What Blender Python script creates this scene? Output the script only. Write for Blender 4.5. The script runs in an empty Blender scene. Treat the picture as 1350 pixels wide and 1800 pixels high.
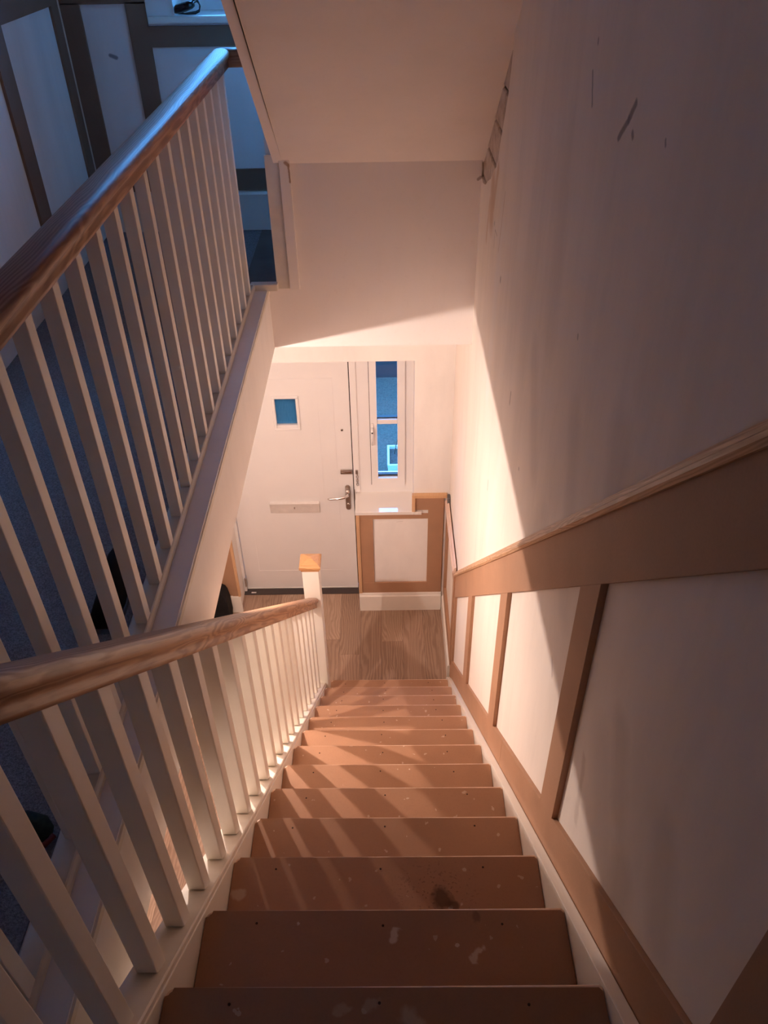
import bpy, bmesh, math, random
from mathutils import Vector, Matrix

C = bpy.context.scene.collection
SC = bpy.context.scene
random.seed(7)

# ------------------------------------------------------------------ camera
EYE = 4.2175                                    # eye height above the hall floor
cam = bpy.data.cameras.new('camera')
cam.sensor_fit = 'HORIZONTAL'
cam.sensor_width = 36.0
cam.lens = 36.0 * 1405.95 / 1350.0
cam.clip_start = 0.02
cam_o = bpy.data.objects.new('camera', cam)
C.objects.link(cam_o)
RX = Vector((0.99988472, -0.00332145, -0.01481619))
UP = Vector((0.0136764, 0.62089567, 0.78377389))
FW = Vector((-0.00659604, 0.78388617, -0.62086952))
cam_o.matrix_world = Matrix(((RX.x, UP.x, -FW.x, 0.0),
                             (RX.y, UP.y, -FW.y, 0.0),
                             (RX.z, UP.z, -FW.z, EYE),
                             (0, 0, 0, 1)))
SC.camera = cam_o

# ------------------------------------------------------------------ sky (blue dusk)
world = bpy.data.worlds.new('dusk_sky')
SC.world = world
world.use_nodes = True
bg = world.node_tree.nodes['Background']
bg.inputs[0].default_value = (0.105, 0.40, 1.0, 1)
bg.inputs[1].default_value = 18.0

# ------------------------------------------------------------------ exposure
SC.view_settings.view_transform = 'Standard'
SC.view_settings.look = 'None'
SC.view_settings.gamma = 1.0
SC.view_settings.use_curve_mapping = False
SC.view_settings.exposure = 0.0
LAMP_POWER = 64.0
LAMP_COLOR = (1.0, 0.79, 0.685)
try:
    SC.cycles.max_bounces = 12
    SC.cycles.diffuse_bounces = 8
    SC.cycles.caustics_reflective = False
    SC.cycles.caustics_refractive = False
except Exception:
    pass

# ------------------------------------------------------------------ materials
class NT:
    def __init__(self, name, rough=0.6, spec=0.4):
        self.m = bpy.data.materials.new(name)
        self.m.use_nodes = True
        self.t = self.m.node_tree
        self.b = self.t.nodes['Principled BSDF']
        self.b.inputs['Roughness'].default_value = rough
        self.b.inputs['Specular IOR Level'].default_value = spec
        self._c = None

    def n(self, kind, **kw):
        nd = self.t.nodes.new(kind)
        for k, v in kw.items():
            setattr(nd, k, v)
        return nd

    def l(self, a, b):
        self.t.links.new(a, b)

    def coord(self):
        if self._c is None:
            self._c = self.n('ShaderNodeTexCoord')
        return self._c.outputs['Object']

    def mapped(self, scale=(1, 1, 1), rot=(0, 0, 0), loc=(0, 0, 0), src=None):
        mp = self.n('ShaderNodeMapping')
        mp.inputs['Scale'].default_value = scale
        mp.inputs['Rotation'].default_value = rot
        mp.inputs['Location'].default_value = loc
        self.l(src or self.coord(), mp.inputs['Vector'])
        return mp.outputs[0]

    def noise(self, vec, scale=5.0, detail=4.0, rough=0.55, dist=0.0):
        nd = self.n('ShaderNodeTexNoise')
        nd.inputs['Scale'].default_value = scale
        nd.inputs['Detail'].default_value = detail
        nd.inputs['Roughness'].default_value = rough
        nd.inputs['Distortion'].default_value = dist
        self.l(vec, nd.inputs['Vector'])
        return nd

    def ramp(self, fac, stops):
        r = self.n('ShaderNodeValToRGB')
        el = r.color_ramp.elements
        while len(el) < len(stops):
            el.new(0.5)
        for e, (p, c) in zip(el, stops):
            e.position = p
            e.color = (c[0], c[1], c[2], 1) if len(c) == 3 else c
        self.l(fac, r.inputs[0])
        return r.outputs[0]

    def math(self, op, a, b=None, clamp=False):
        nd = self.n('ShaderNodeMath', operation=op)
        nd.use_clamp = clamp
        for i, v in enumerate((a, b)):
            if v is None:
                continue
            if isinstance(v, (int, float)):
                nd.inputs[i].default_value = v
            else:
                self.l(v, nd.inputs[i])
        return nd.outputs[0]

    def mix(self, fac, a, b):
        nd = self.n('ShaderNodeMix', data_type='RGBA')
        for i, v in ((0, fac), (6, a), (7, b)):
            if isinstance(v, (int, float)):
                nd.inputs[i].default_value = v
            elif isinstance(v, tuple):
                nd.inputs[i].default_value = (v[0], v[1], v[2], 1)
            else:
                self.l(v, nd.inputs[i])
        return nd.outputs[2]

    def range(self, v, a, b, c=0.0, d=1.0):
        nd = self.n('ShaderNodeMapRange')
        nd.inputs[1].default_value = a
        nd.inputs[2].default_value = b
        nd.inputs[3].default_value = c
        nd.inputs[4].default_value = d
        self.l(v, nd.inputs[0])
        return nd.outputs[0]

    def blot(self, vec, a, b, r, soft=0.3):
        """mask of a smear from point a to point b with half width r"""
        A = Vector(a)
        B = Vector(b) - A
        s = self.n('ShaderNodeVectorMath', operation='SUBTRACT')
        self.l(vec, s.inputs[0])
        s.inputs[1].default_value = A
        if B.length > 1e-6:
            d = self.n('ShaderNodeVectorMath', operation='DOT_PRODUCT')
            self.l(s.outputs[0], d.inputs[0])
            d.inputs[1].default_value = B / B.length_squared
            h = self.math('ADD', d.outputs['Value'], 0.0, True)
            sc = self.n('ShaderNodeVectorMath', operation='SCALE')
            sc.inputs[0].default_value = B
            self.l(h, sc.inputs['Scale'])
            s2 = self.n('ShaderNodeVectorMath', operation='SUBTRACT')
            self.l(s.outputs[0], s2.inputs[0])
            self.l(sc.outputs[0], s2.inputs[1])
            s = s2
        ln = self.n('ShaderNodeVectorMath', operation='LENGTH')
        self.l(s.outputs[0], ln.inputs[0])
        return self.range(ln.outputs['Value'], r * (1 - soft), r * (1 + soft), 1.0, 0.0)

    def wobble(self, vec, scale, amount):
        nz = self.noise(vec, scale, 3)
        sub = self.n('ShaderNodeVectorMath', operation='SUBTRACT')
        self.l(nz.outputs['Color'], sub.inputs[0])
        sub.inputs[1].default_value = (0.5, 0.5, 0.5)
        sc = self.n('ShaderNodeVectorMath', operation='SCALE')
        self.l(sub.outputs[0], sc.inputs[0])
        sc.inputs['Scale'].default_value = amount
        ad = self.n('ShaderNodeVectorMath', operation='ADD')
        self.l(vec, ad.inputs[0])
        self.l(sc.outputs[0], ad.inputs[1])
        return ad.outputs[0]

    def color(self, c):
        if isinstance(c, tuple):
            self.b.inputs['Base Color'].default_value = (c[0], c[1], c[2], 1)
        else:
            self.l(c, self.b.inputs['Base Color'])

    def bump(self, h, strength=0.2, dist=0.002):
        bp = self.n('ShaderNodeBump')
        bp.inputs['Strength'].default_value = strength
        bp.inputs['Distance'].default_value = dist
        self.l(h, bp.inputs['Height'])
        self.l(bp.outputs[0], self.b.inputs['Normal'])


def plain(name, c, rough=0.5, spec=0.4, metal=0.0, vary=0.06, scale=8.0, bump=0.0):
    k = NT(name, rough, spec)
    nz = k.noise(k.coord(), scale, 4)
    lo = tuple(x * (1 - vary) for x in c)
    hi = tuple(min(1, x * (1 + vary)) for x in c)
    k.color(k.ramp(nz.outputs['Fac'], [(0.3, lo), (0.7, hi)]))
    k.b.inputs['Metallic'].default_value = metal
    if bump:
        n2 = k.noise(k.coord(), scale * 12, 2)
        k.bump(n2.outputs['Fac'], bump, 0.001)
    return k.m


PLASTER = (0.88, 0.84, 0.81)

def plaster(name, base=PLASTER, marks=(), patches=(), streak=0.06):
    k = NT(name, 0.75, 0.25)
    st = k.noise(k.mapped((1.0, 1.6, 0.35)), 3.2, 5, 0.6)
    lo = tuple(x * (1 - streak * 2) for x in base)
    hi = tuple(min(1, x * (1 + streak)) for x in base)
    col = k.ramp(st.outputs['Fac'], [(0.30, lo), (0.52, base), (0.75, hi)])
    fine = k.noise(k.coord(), 60, 2)
    col = k.mix(k.range(fine.outputs['Fac'], 0.62, 0.8, 0, 0.12), col, tuple(x * 0.7 for x in base))
    if marks or patches:
        wv = k.wobble(k.coord(), 28, 0.02)
        for a, b, r, c, f in patches:
            m = k.blot(wv, a, b, r, 0.5)
            col = k.mix(k.math('MULTIPLY', m, f), col, c)
        wv2 = k.wobble(k.coord(), 60, 0.006)
        for a, b, r, c, f in marks:
            m = k.blot(wv2, a, b, r, 0.35)
            col = k.mix(k.math('MULTIPLY', m, f), col, c)
    k.color(col)
    bm_ = k.noise(k.coord(), 14, 6, 0.6)
    k.bump(bm_.outputs['Fac'], 0.25, 0.004)
    return k.m


def mdf(name, base=(0.43, 0.243, 0.148), rough=0.62):
    k = NT(name, rough, 0.3)
    a = k.noise(k.coord(), 4, 5)
    b = k.noise(k.coord(), 220, 2)
    col = k.ramp(a.outputs['Fac'], [(0.3, tuple(x * 0.9 for x in base)), (0.7, tuple(x * 1.06 for x in base))])
    col = k.mix(k.range(b.outputs['Fac'], 0.45, 0.75, 0, 0.25), col, tuple(x * 0.7 for x in base))
    k.color(col)
    return k.m


def wood(name, light, dark, axis_rot=(0, 0, 0), rings=26.0, rough=0.4, spec=0.45, knots=0.5, loc=(0, 0, 0)):
    """grain runs along the local y axis after axis_rot"""
    k = NT(name, rough, spec)
    v0 = k.mapped((1, 1, 1), axis_rot, loc)
    v = k.mapped((rings, rings * 0.05, rings), src=v0)
    big = k.noise(k.mapped((3.0, 0.8, 3.0), src=v0), 1.5, 3, 0.5, 0.6)
    ad = k.n('ShaderNodeVectorMath', operation='ADD')
    sc = k.n('ShaderNodeVectorMath', operation='SCALE')
    k.l(big.outputs['Color'], sc.inputs[0])
    sc.inputs['Scale'].default_value = 3.5
    k.l(v, ad.inputs[0])
    k.l(sc.outputs[0], ad.inputs[1])
    w = k.n('ShaderNodeTexWave', wave_type='BANDS', bands_direction='X')
    w.inputs['Scale'].default_value = 1.1
    w.inputs['Distortion'].default_value = 5.0
    w.inputs['Detail'].default_value = 3
    w.inputs['Detail Scale'].default_value = 1.2
    k.l(ad.outputs[0], w.inputs['Vector'])
    pore = k.noise(k.mapped((220, 7, 220), src=v0), 1.0, 3, 0.6)
    col = k.ramp(w.outputs['Fac'], [(0.1, dark), (0.5, tuple((x + y) / 2 for x, y in zip(light, dark))), (0.85, light)])
    col = k.mix(k.range(big.outputs['Fac'], 0.45, 0.75, 0, knots), col, tuple(x * 0.8 for x in dark))
    col = k.mix(k.range(pore.outputs['Fac'], 0.55, 0.75, 0, 0.45), col, tuple(x * 0.55 for x in dark))
    k.color(col)
    k.bump(pore.outputs['Fac'], 0.15, 0.001)
    return k.m


SCUFF = (0.30, 0.27, 0.26)
GREYF = (0.50, 0.46, 0.44)
TAN = (0.66, 0.50, 0.38)
WX = 0.397                                       # plaster face of the right wall
def RW(y, z):
    return (WX, y, z)
wall_marks = [
    (RW(1.705, 3.925), RW(1.674, 3.873), 0.0045, SCUFF, 0.75),
    (RW(1.384, 3.934), RW(1.41, 3.905), 0.007, SCUFF, 0.85),
    (RW(1.41, 3.905), RW(1.455, 3.867), 0.006, SCUFF, 0.85),
    (RW(1.376, 3.892), RW(1.372, 3.889), 0.006, SCUFF, 0.8),
    (RW(1.693, 3.979), RW(1.693, 3.975), 0.005, SCUFF, 0.7),
    (RW(1.209, 3.922), RW(1.205, 3.917), 0.0035, SCUFF, 0.7),
    (RW(2.675, 3.125), RW(2.678, 3.115), 0.009, SCUFF, 0.75),
    (RW(1.529, 3.467), RW(1.528, 3.462), 0.005, SCUFF, 0.6),
    (RW(2.258, 2.913), RW(2.262, 2.870), 0.006, SCUFF, 0.6),
    (RW(1.994, 2.801), RW(1.993, 2.798), 0.005, SCUFF, 0.8),
    (RW(2.584, 2.323), RW(2.584, 2.28), 0.006, SCUFF, 0.5),
    (RW(0.746, 3.704), RW(0.75, 3.690), 0.005, SCUFF, 0.6),
    (RW(2.90, 3.215), RW(2.90, 3.15), 0.003, SCUFF, 0.5),
    (RW(2.90, 3.215), RW(2.84, 3.215), 0.003, SCUFF, 0.5),
    (RW(2.93, 3.23), RW(2.93, 3.225), 0.007, SCUFF, 0.6),
    (RW(2.72, 3.40), RW(2.78, 3.18), 0.004, (0.6, 0.45, 0.36), 0.7),
]
wall_patches = [
    (RW(0.70, 2.85), RW(0.62, 2.55), 0.05, (0.52, 0.45, 0.39), 0.35),
    (RW(0.85, 3.05), RW(0.78, 2.92), 0.04, (0.50, 0.43, 0.38), 0.3),
    (RW(0.62, 3.10), RW(0.55, 2.95), 0.05, (0.52, 0.45, 0.39), 0.3),
    (RW(0.98, 2.78), RW(0.95, 2.60), 0.012, (0.50, 0.42, 0.37), 0.35),
    (RW(1.32, 2.70), RW(1.30, 2.67), 0.008, (0.45, 0.37, 0.35), 0.5),
    (RW(1.15, 3.45), RW(1.05, 3.15), 0.06, (0.58, 0.51, 0.46), 0.3),
    (RW(1.95, 3.20), RW(1.80, 2.95), 0.05, (0.60, 0.53, 0.48), 0.3),
    (RW(1.85, 3.75), RW(1.80, 3.35), 0.07, (0.62, 0.55, 0.50), 0.2),
    (RW(3.04, 3.33), RW(3.03, 3.22), 0.055, TAN, 0.9),
    (RW(2.93, 3.42), RW(2.99, 3.28), 0.022, TAN, 0.8),
    (RW(3.10, 3.25), RW(3.14, 3.10), 0.02, TAN, 0.6),
    (RW(2.75, 3.30), RW(2.80, 2.6), 0.05, (0.86, 0.82, 0.79), 0.5),
    (RW(1.60, 2.9), RW(1.9, 2.4), 0.06, GREYF, 0.25),
    (RW(1.45, 3.3), RW(1.30, 2.9), 0.05, GREYF, 0.22),
    (RW(0.9, 2.9), RW(0.75, 2.7), 0.07, GREYF, 0.22),
    (RW(2.35, 2.6), RW(2.5, 2.1), 0.04, (0.88, 0.83, 0.78), 0.5),
]
M = {}
M['wall_right'] = plaster('wall_right_plaster', (0.86, 0.785, 0.715), marks=wall_marks, patches=wall_patches, streak=0.042)
M['plaster'] = plaster('plaster_white', streak=0.025)
M['ceiling'] = plaster('plaster_ceiling', (0.87, 0.81, 0.775), streak=0.02)
M['bulk'] = plaster('plaster_bulkhead', (0.87, 0.82, 0.80), streak=0.02,
                    marks=[((0.384, 3.425, 3.243), (0.393, 3.425, 3.250), 0.006, (0.30, 0.22, 0.18), 0.8),
                           ((-0.40, 3.41, 3.30), (-0.385, 3.41, 3.25), 0.008, (0.42, 0.27, 0.18), 0.0)])
M['panel'] = plaster('panel_white', (0.87, 0.83, 0.80), streak=0.04,
                     marks=[((-1.25, 4.18, 3.60), (-1.225, 4.18, 3.59), 0.008, (0.2, 0.19, 0.2), 0.85),
                            ((0.05, 4.18, 0.82), (0.09, 4.18, 0.825), 0.003, SCUFF, 0.25)])
M['mdf'] = mdf('mdf_board')
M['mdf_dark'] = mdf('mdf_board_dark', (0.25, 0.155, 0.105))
M['paint'] = plain('white_paint', (0.87, 0.83, 0.75), 0.38, 0.45, vary=0.02, scale=5, bump=0.05)
M['paint_base'] = plain('white_paint_dusty', (0.76, 0.70, 0.62), 0.5, 0.35, vary=0.07, scale=14, bump=0.05)
M['paint_baluster'] = plain('white_paint_baluster', (0.87, 0.825, 0.745), 0.4, 0.4, vary=0.03, scale=9, bump=0.05)
M['skirt'] = plain('skirting_paint', (0.84, 0.79, 0.72), 0.42, 0.4, vary=0.03, scale=9)
M['upvc'] = plain('upvc_white', (0.83, 0.80, 0.79), 0.28, 0.5, vary=0.01)
M['pine'] = wood('pine_trim', (0.72, 0.46, 0.26), (0.56, 0.32, 0.16), rings=60, rough=0.5, knots=0.15)
M['pine_v'] = wood('pine_trim_upright', (0.70, 0.45, 0.27), (0.55, 0.32, 0.17), axis_rot=(math.pi / 2, 0, 0), rings=60, rough=0.5, knots=0.15)
M['primed'] = plain('primed_trim', (0.72, 0.53, 0.44), 0.5, 0.4, vary=0.04)
PITCH = math.atan(0.942)
M['oak_stair'] = wood('oak_stair_rail', (0.56, 0.33, 0.19), (0.33, 0.155, 0.075), axis_rot=(PITCH, 0, 0), rings=42, rough=0.36, knots=0.5)
M['oak_land'] = wood('oak_landing_rail', (0.46, 0.25, 0.135), (0.29, 0.135, 0.065), rings=42, rough=0.5, spec=0.35, knots=0.3, loc=(0.3, 0.2, 0))
M['oak_x'] = wood('oak_return_rail', (0.46, 0.25, 0.135), (0.29, 0.135, 0.065), axis_rot=(0, 0, math.pi / 2), rings=42, rough=0.5)
M['oak_cap'] = wood('oak_newel_cap', (0.66, 0.37, 0.17), (0.46, 0.22, 0.09), axis_rot=(0, 0, math.pi / 2), rings=60, rough=0.4, knots=0.2)
M['metal'] = plain('satin_metal', (0.52, 0.46, 0.43), 0.28, 0.5, metal=1.0, vary=0.05)
M['chrome'] = plain('chrome', (0.75, 0.70, 0.68), 0.10, 0.5, metal=1.0, vary=0.02)
M['brushed'] = plain('brushed_plate', (0.86, 0.82, 0.79), 0.38, 0.5, metal=0.35, vary=0.06, scale=20)
M['dark'] = plain('dark_gap', (0.025, 0.018, 0.016), 0.7, 0.2)
M['threshold'] = plain('threshold_dark', (0.05, 0.035, 0.032), 0.45, 0.4)
M['black'] = plain('black_fabric', (0.010, 0.009, 0.010), 0.8, 0.2, vary=0.2, scale=40, bump=0.2)
M['black_gloss'] = plain('black_gloss', (0.010, 0.010, 0.013), 0.15, 0.5)
M['gasket'] = plain('window_gasket', (0.02, 0.02, 0.022), 0.6, 0.3)
M['grey'] = plain('grey_plastic', (0.12, 0.115, 0.12), 0.5, 0.3)
M['screw'] = plain('screw_dark', (0.05, 0.022, 0.013), 0.6, 0.3)
M['soil'] = plain('soil', (0.05, 0.038, 0.032), 0.95, 0.1, vary=0.4, scale=50, bump=0.6)
M['planter'] = plain('planter_plastic', (0.42, 0.42, 0.40), 0.45, 0.4)
M['twig'] = plain('twig', (0.06, 0.045, 0.03), 0.8, 0.2)
M['bulb'] = None

def bag_mat():
    k = NT('green_bag_fabric', 0.75, 0.2)
    z = k.n('ShaderNodeSeparateXYZ')
    k.l(k.coord(), z.inputs[0])
    nz = k.noise(k.coord(), 60, 3)
    col = k.ramp(nz.outputs['Fac'], [(0.35, (0.012, 0.02, 0.016)), (0.65, (0.03, 0.05, 0.038))])
    k.color(col)
    return k.m
M['bag_green'] = bag_mat()
M['red'] = plain('red_strap', (0.22, 0.03, 0.03), 0.6, 0.3)

def tread_mat():
    base = (0.41, 0.218, 0.125)
    k = NT('tread_mdf', 0.55, 0.32)
    co = k.coord()
    a = k.noise(co, 3.5, 5, 0.6)
    col = k.ramp(a.outputs['Fac'], [(0.28, tuple(x * 0.88 for x in base)), (0.55, base), (0.78, tuple(x * 1.08 for x in base))])
    gr = k.noise(co, 180, 2)
    col = k.mix(k.range(gr.outputs['Fac'], 0.5, 0.75, 0, 0.2), col, tuple(x * 0.7 for x in base))
    wv = k.wobble(co, 40, 0.03)
    white = (0.74, 0.60, 0.47)
    # sprinkled flecks of paint
    vo = k.n('ShaderNodeTexVoronoi', feature='F1')
    vo.inputs['Scale'].default_value = 15
    k.l(wv, vo.inputs['Vector'])
    sep = k.n('ShaderNodeSeparateColor')
    k.l(vo.outputs['Color'], sep.inputs[0])
    lim = k.range(sep.outputs[0], 0.80, 1.0, 0.0, 0.11)
    msk = k.math('LESS_THAN', vo.outputs['Distance'], lim)
    col = k.mix(k.math('MULTIPLY', msk, 0.8), col, white)
    vo2 = k.n('ShaderNodeTexVoronoi', feature='F1')
    vo2.inputs['Scale'].default_value = 48
    k.l(wv, vo2.inputs['Vector'])
    sep2 = k.n('ShaderNodeSeparateColor')
    k.l(vo2.outputs['Color'], sep2.inputs[0])
    lim2 = k.range(sep2.outputs[1], 0.86, 1.0, 0.0, 0.30)
    col = k.mix(k.math('MULTIPLY', k.math('LESS_THAN', vo2.outputs['Distance'], lim2), 0.45), col, white)
    # named splashes and stains
    def N(i):
        return 2.709 - 0.20842 * i
    for (x, y), (x2, y2), i, r, c, f in [
        ((-0.006, 0.742), (0.004, 0.765), 1, 0.007, white, 0.75),
        ((0.157, 0.708), (0.176, 0.722), 1, 0.006, white, 0.7),
        ((0.023, 0.530), (0.030, 0.520), 0, 0.015, (0.55, 0.40, 0.27), 0.8),
        ((-0.045, 0.545), (-0.035, 0.549), 0, 0.009, (0.55, 0.40, 0.27), 0.6),
        ((-0.10, 0.54), (-0.085, 0.545), 0, 0.008, (0.55, 0.40, 0.27), 0.6),
        ((-0.385, 0.944), (-0.37, 0.947), 2, 0.012, white, 0.45),
        ((-0.082, 2.208), (-0.078, 2.200), 7, 0.012, white, 0.75),
        ((0.134, 2.208), (0.138, 2.206), 7, 0.013, white, 0.75),
        ((0.123, 1.800), (0.128, 1.780), 5, 0.006, white, 0.75),
        ((0.187, 1.795), (0.183, 1.780), 5, 0.005, white, 0.75),
        ((0.112, 0.936), (0.118, 0.925), 2, 0.020, (0.10, 0.045, 0.025), 0.85),
        ((0.135, 0.917), (0.142, 0.912), 2, 0.012, (0.10, 0.045, 0.025), 0.8),
        ((0.169, 0.792), (0.169, 0.786), 1, 0.010, (0.16, 0.08, 0.05), 0.6),
        ((-0.071, 2.684), (-0.071, 2.680), 9, 0.018, (0.25, 0.125, 0.075), 0.55),
    ]:
        m = k.blot(wv, (x, y, N(i)), (x2, y2, N(i)), r, 0.35)
        col = k.mix(k.math('MULTIPLY', m, f), col, c)
    # fine spray of dark drops around the stain
    vo3 = k.n('ShaderNodeTexVoronoi', feature='F1')
    vo3.inputs['Scale'].default_value = 95
    k.l(wv, vo3.inputs['Vector'])
    near = k.blot(co, (0.09, 0.945, N(2)), (0.12, 0.935, N(2)), 0.06, 0.9)
    drop = k.math('MULTIPLY', k.math('LESS_THAN', vo3.outputs['Distance'], 0.26), near)
    col = k.mix(k.math('MULTIPLY', drop, 0.6), col, (0.13, 0.06, 0.035))
    k.color(col)
    return k.m
M['tread'] = tread_mat()
M['tread_edge'] = plain('tread_lit_edge', (0.84, 0.62, 0.46), 0.45, 0.4, vary=0.15, scale=30)  # lamplit line along each nosing, painted in as a paler bevel colour

def carpet_mat():
    k = NT('carpet_grey', 0.95, 0.1)
    a = k.noise(k.coord(), 230, 3, 0.7)
    b = k.noise(k.coord(), 9, 3)
    col = k.ramp(a.outputs['Fac'], [(0.35, (0.16, 0.155, 0.165)), (0.65, (0.40, 0.39, 0.40))])
    col = k.mix(k.range(b.outputs['Fac'], 0.3, 0.7, 0, 0.25), col, (0.22, 0.21, 0.22))
    k.color(col)
    k.bump(a.outputs['Fac'], 0.9, 0.006)
    return k.m
M['carpet'] = carpet_mat()

def gravel_mat():
    k = NT('driveway_gravel', 0.9, 0.2)
    a = k.noise(k.coord(), 55, 4, 0.75)
    vo = k.n('ShaderNodeTexVoronoi')
    vo.inputs['Scale'].default_value = 70
    k.l(k.coord(), vo.inputs['Vector'])
    col = k.ramp(a.outputs['Fac'], [(0.3, (0.030, 0.028, 0.022)), (0.7, (0.085, 0.072, 0.055))])
    col = k.mix(k.range(vo.outputs['Distance'], 0.0, 0.2, 0.35, 0.0), col, (0.14, 0.12, 0.10))
    k.color(col)
    k.bump(vo.outputs['Distance'], 0.6, 0.01)
    return k.m
M['gravel'] = gravel_mat()
M['render'] = plain('outside_wall', (0.02, 0.018, 0.018), 0.8, 0.2, vary=0.15, scale=3)

def brick_mat():
    k = NT('painted_brick', 0.85, 0.2)
    a = k.noise(k.coord(), 24, 5, 0.65)
    col = k.ramp(a.outputs['Fac'], [(0.3, (0.42, 0.34, 0.29)), (0.5, (0.60, 0.51, 0.45)), (0.7, (0.68, 0.60, 0.54))])
    k.color(col)
    k.bump(a.outputs['Fac'], 0.6, 0.004)
    return k.m
M['brick'] = brick_mat()
M['mortar'] = plain('mortar', (0.16, 0.12, 0.10), 0.95, 0.1, vary=0.3, scale=30, bump=0.3)

def glass_mat():
    k = NT('window_glass')
    k.t.nodes.remove(k.b)
    tr = k.n('ShaderNodeBsdfTransparent')
    tr.inputs[0].default_value = (0.94, 0.97, 0.98, 1)
    gl = k.n('ShaderNodeBsdfGlossy')
    gl.inputs['Roughness'].default_value = 0.02
    fr = k.n('ShaderNodeFresnel')
    fr.inputs[0].default_value = 1.45
    mx = k.n('ShaderNodeMixShader')
    k.l(fr.outputs[0], mx.inputs[0])
    k.l(tr.outputs[0], mx.inputs[1])
    k.l(gl.outputs[0], mx.inputs[2])
    k.l(mx.outputs[0], k.t.nodes['Material Output'].inputs[0])
    return k.m
M['glass'] = glass_mat()

def obscure_mat():
    k = NT('obscure_glass')
    k.t.nodes.remove(k.b)
    tl = k.n('ShaderNodeBsdfTranslucent')
    nz = k.noise(k.mapped((160, 160, 18)), 1, 3)
    k.l(k.ramp(nz.outputs['Fac'], [(0.3, (0.26, 0.28, 0.25)), (0.7, (0.34, 0.34, 0.29))]), tl.inputs[0])
    gl = k.n('ShaderNodeBsdfGlossy')
    gl.inputs['Roughness'].default_value = 0.15
    fr = k.n('ShaderNodeFresnel')
    mx = k.n('ShaderNodeMixShader')
    k.l(fr.outputs[0], mx.inputs[0])
    k.l(tl.outputs[0], mx.inputs[1])
    k.l(gl.outputs[0], mx.inputs[2])
    k.l(mx.outputs[0], k.t.nodes['Material Output'].inputs[0])
    return k.m
M['obscure'] = obscure_mat()

def sill_mat():
    k = NT('sill_gloss', 0.05, 0.8)
    k.color((0.82, 0.77, 0.73))
    return k.m
M['sill'] = sill_mat()

def plank_mat(i):
    tones = [((0.40, 0.265, 0.19), (0.31, 0.195, 0.135)), ((0.36, 0.235, 0.165), (0.27, 0.168, 0.115)), ((0.45, 0.31, 0.225), (0.35, 0.23, 0.16))]
    l, d = tones[i % 3]
    return wood('floor_plank_%s' % ('plain', 'deep', 'pale')[i % 3], l, d, rings=16, rough=0.45, knots=0.25, loc=(i * 3.1, i * 1.7, 0))
PLANK = [plank_mat(i) for i in range(3)]

# ------------------------------------------------------------------ mesh helpers
def link(name, me, mat, parent=None, smooth=False, auto=None):
    o = bpy.data.objects.new(name, me)
    C.objects.link(o)
    if mat is not None and not me.materials:
        me.materials.append(mat)
    if smooth:
        for p in me.polygons:
            p.use_smooth = True
    if parent is not None:
        o.parent = parent
        o.matrix_parent_inverse = parent.matrix_world.inverted()
    return o

def bm_box(bm, x0, x1, y0, y1, z0, z1):
    v = [bm.verts.new((x, y, z)) for x in (x0, x1) for y in (y0, y1) for z in (z0, z1)]
    for f in ((0, 1, 3, 2), (4, 6, 7, 5), (0, 4, 5, 1), (2, 3, 7, 6), (0, 2, 6, 4), (1, 5, 7, 3)):
        bm.faces.new([v[i] for i in f])
    return v

def finish(name, bm, mat, parent=None, bevel=0.0, seg=2, smooth=False):
    if bevel > 0:
        bmesh.ops.bevel(bm, geom=list(bm.edges), offset=bevel, segments=seg, profile=0.6, affect='EDGES', clamp_overlap=True)
    bmesh.ops.recalc_face_normals(bm, faces=list(bm.faces))
    me = bpy.data.meshes.new(name)
    bm.to_mesh(me)
    bm.free()
    return link(name, me, mat, parent, smooth)

def box(name, x0, x1, y0, y1, z0, z1, mat, parent=None, bevel=0.0, seg=2):
    bm = bmesh.new()
    bm_box(bm, x0, x1, y0, y1, z0, z1)
    return finish(name, bm, mat, parent, bevel, seg)

def boxes(name, lst, mat, parent=None):
    bm = bmesh.new()
    for b in lst:
        bm_box(bm, *b)
    return finish(name, bm, mat, parent)

def prism(name, pts, axis, a, b, mat, parent=None, bevel=0.0):
    """polygon in the plane across axis, extruded from a to b along axis (0 x: pts are y,z; 1 y: pts are x,z; 2 z: pts are x,y)"""
    bm = bmesh.new()
    def P(p, t):
        return {0: (t, p[0], p[1]), 1: (p[0], t, p[1]), 2: (p[0], p[1], t)}[axis]
    lo = [bm.verts.new(P(p, a)) for p in pts]
    hi = [bm.verts.new(P(p, b)) for p in pts]
    n = len(pts)
    bm.faces.new(lo)
    bm.faces.new(list(reversed(hi)))
    for i in range(n):
        bm.faces.new((lo[i], hi[i], hi[(i + 1) % n], lo[(i + 1) % n]))
    return finish(name, bm, mat, parent, bevel)

def sweep(name, prof, path, mat, parent=None, smooth=True, side=0):
    """profile of (sideways, up) offsets carried along the path; side 0: sideways is x, side 1: sideways is y"""
    bm = bmesh.new()
    rings = []
    for p in path:
        rings.append([bm.verts.new((p[0] + (s if side == 0 else 0), p[1] + (s if side == 1 else 0), p[2] + u)) for s, u in prof])
    n = len(prof)
    for r0, r1 in zip(rings, rings[1:]):
        for i in range(n):
            f = bm.faces.new((r0[i], r1[i], r1[(i + 1) % n], r0[(i + 1) % n]))
            f.smooth = smooth
    bm.faces.new(rings[0])
    bm.faces.new(list(reversed(rings[-1])))
    return finish(name, bm, mat, parent)

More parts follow.
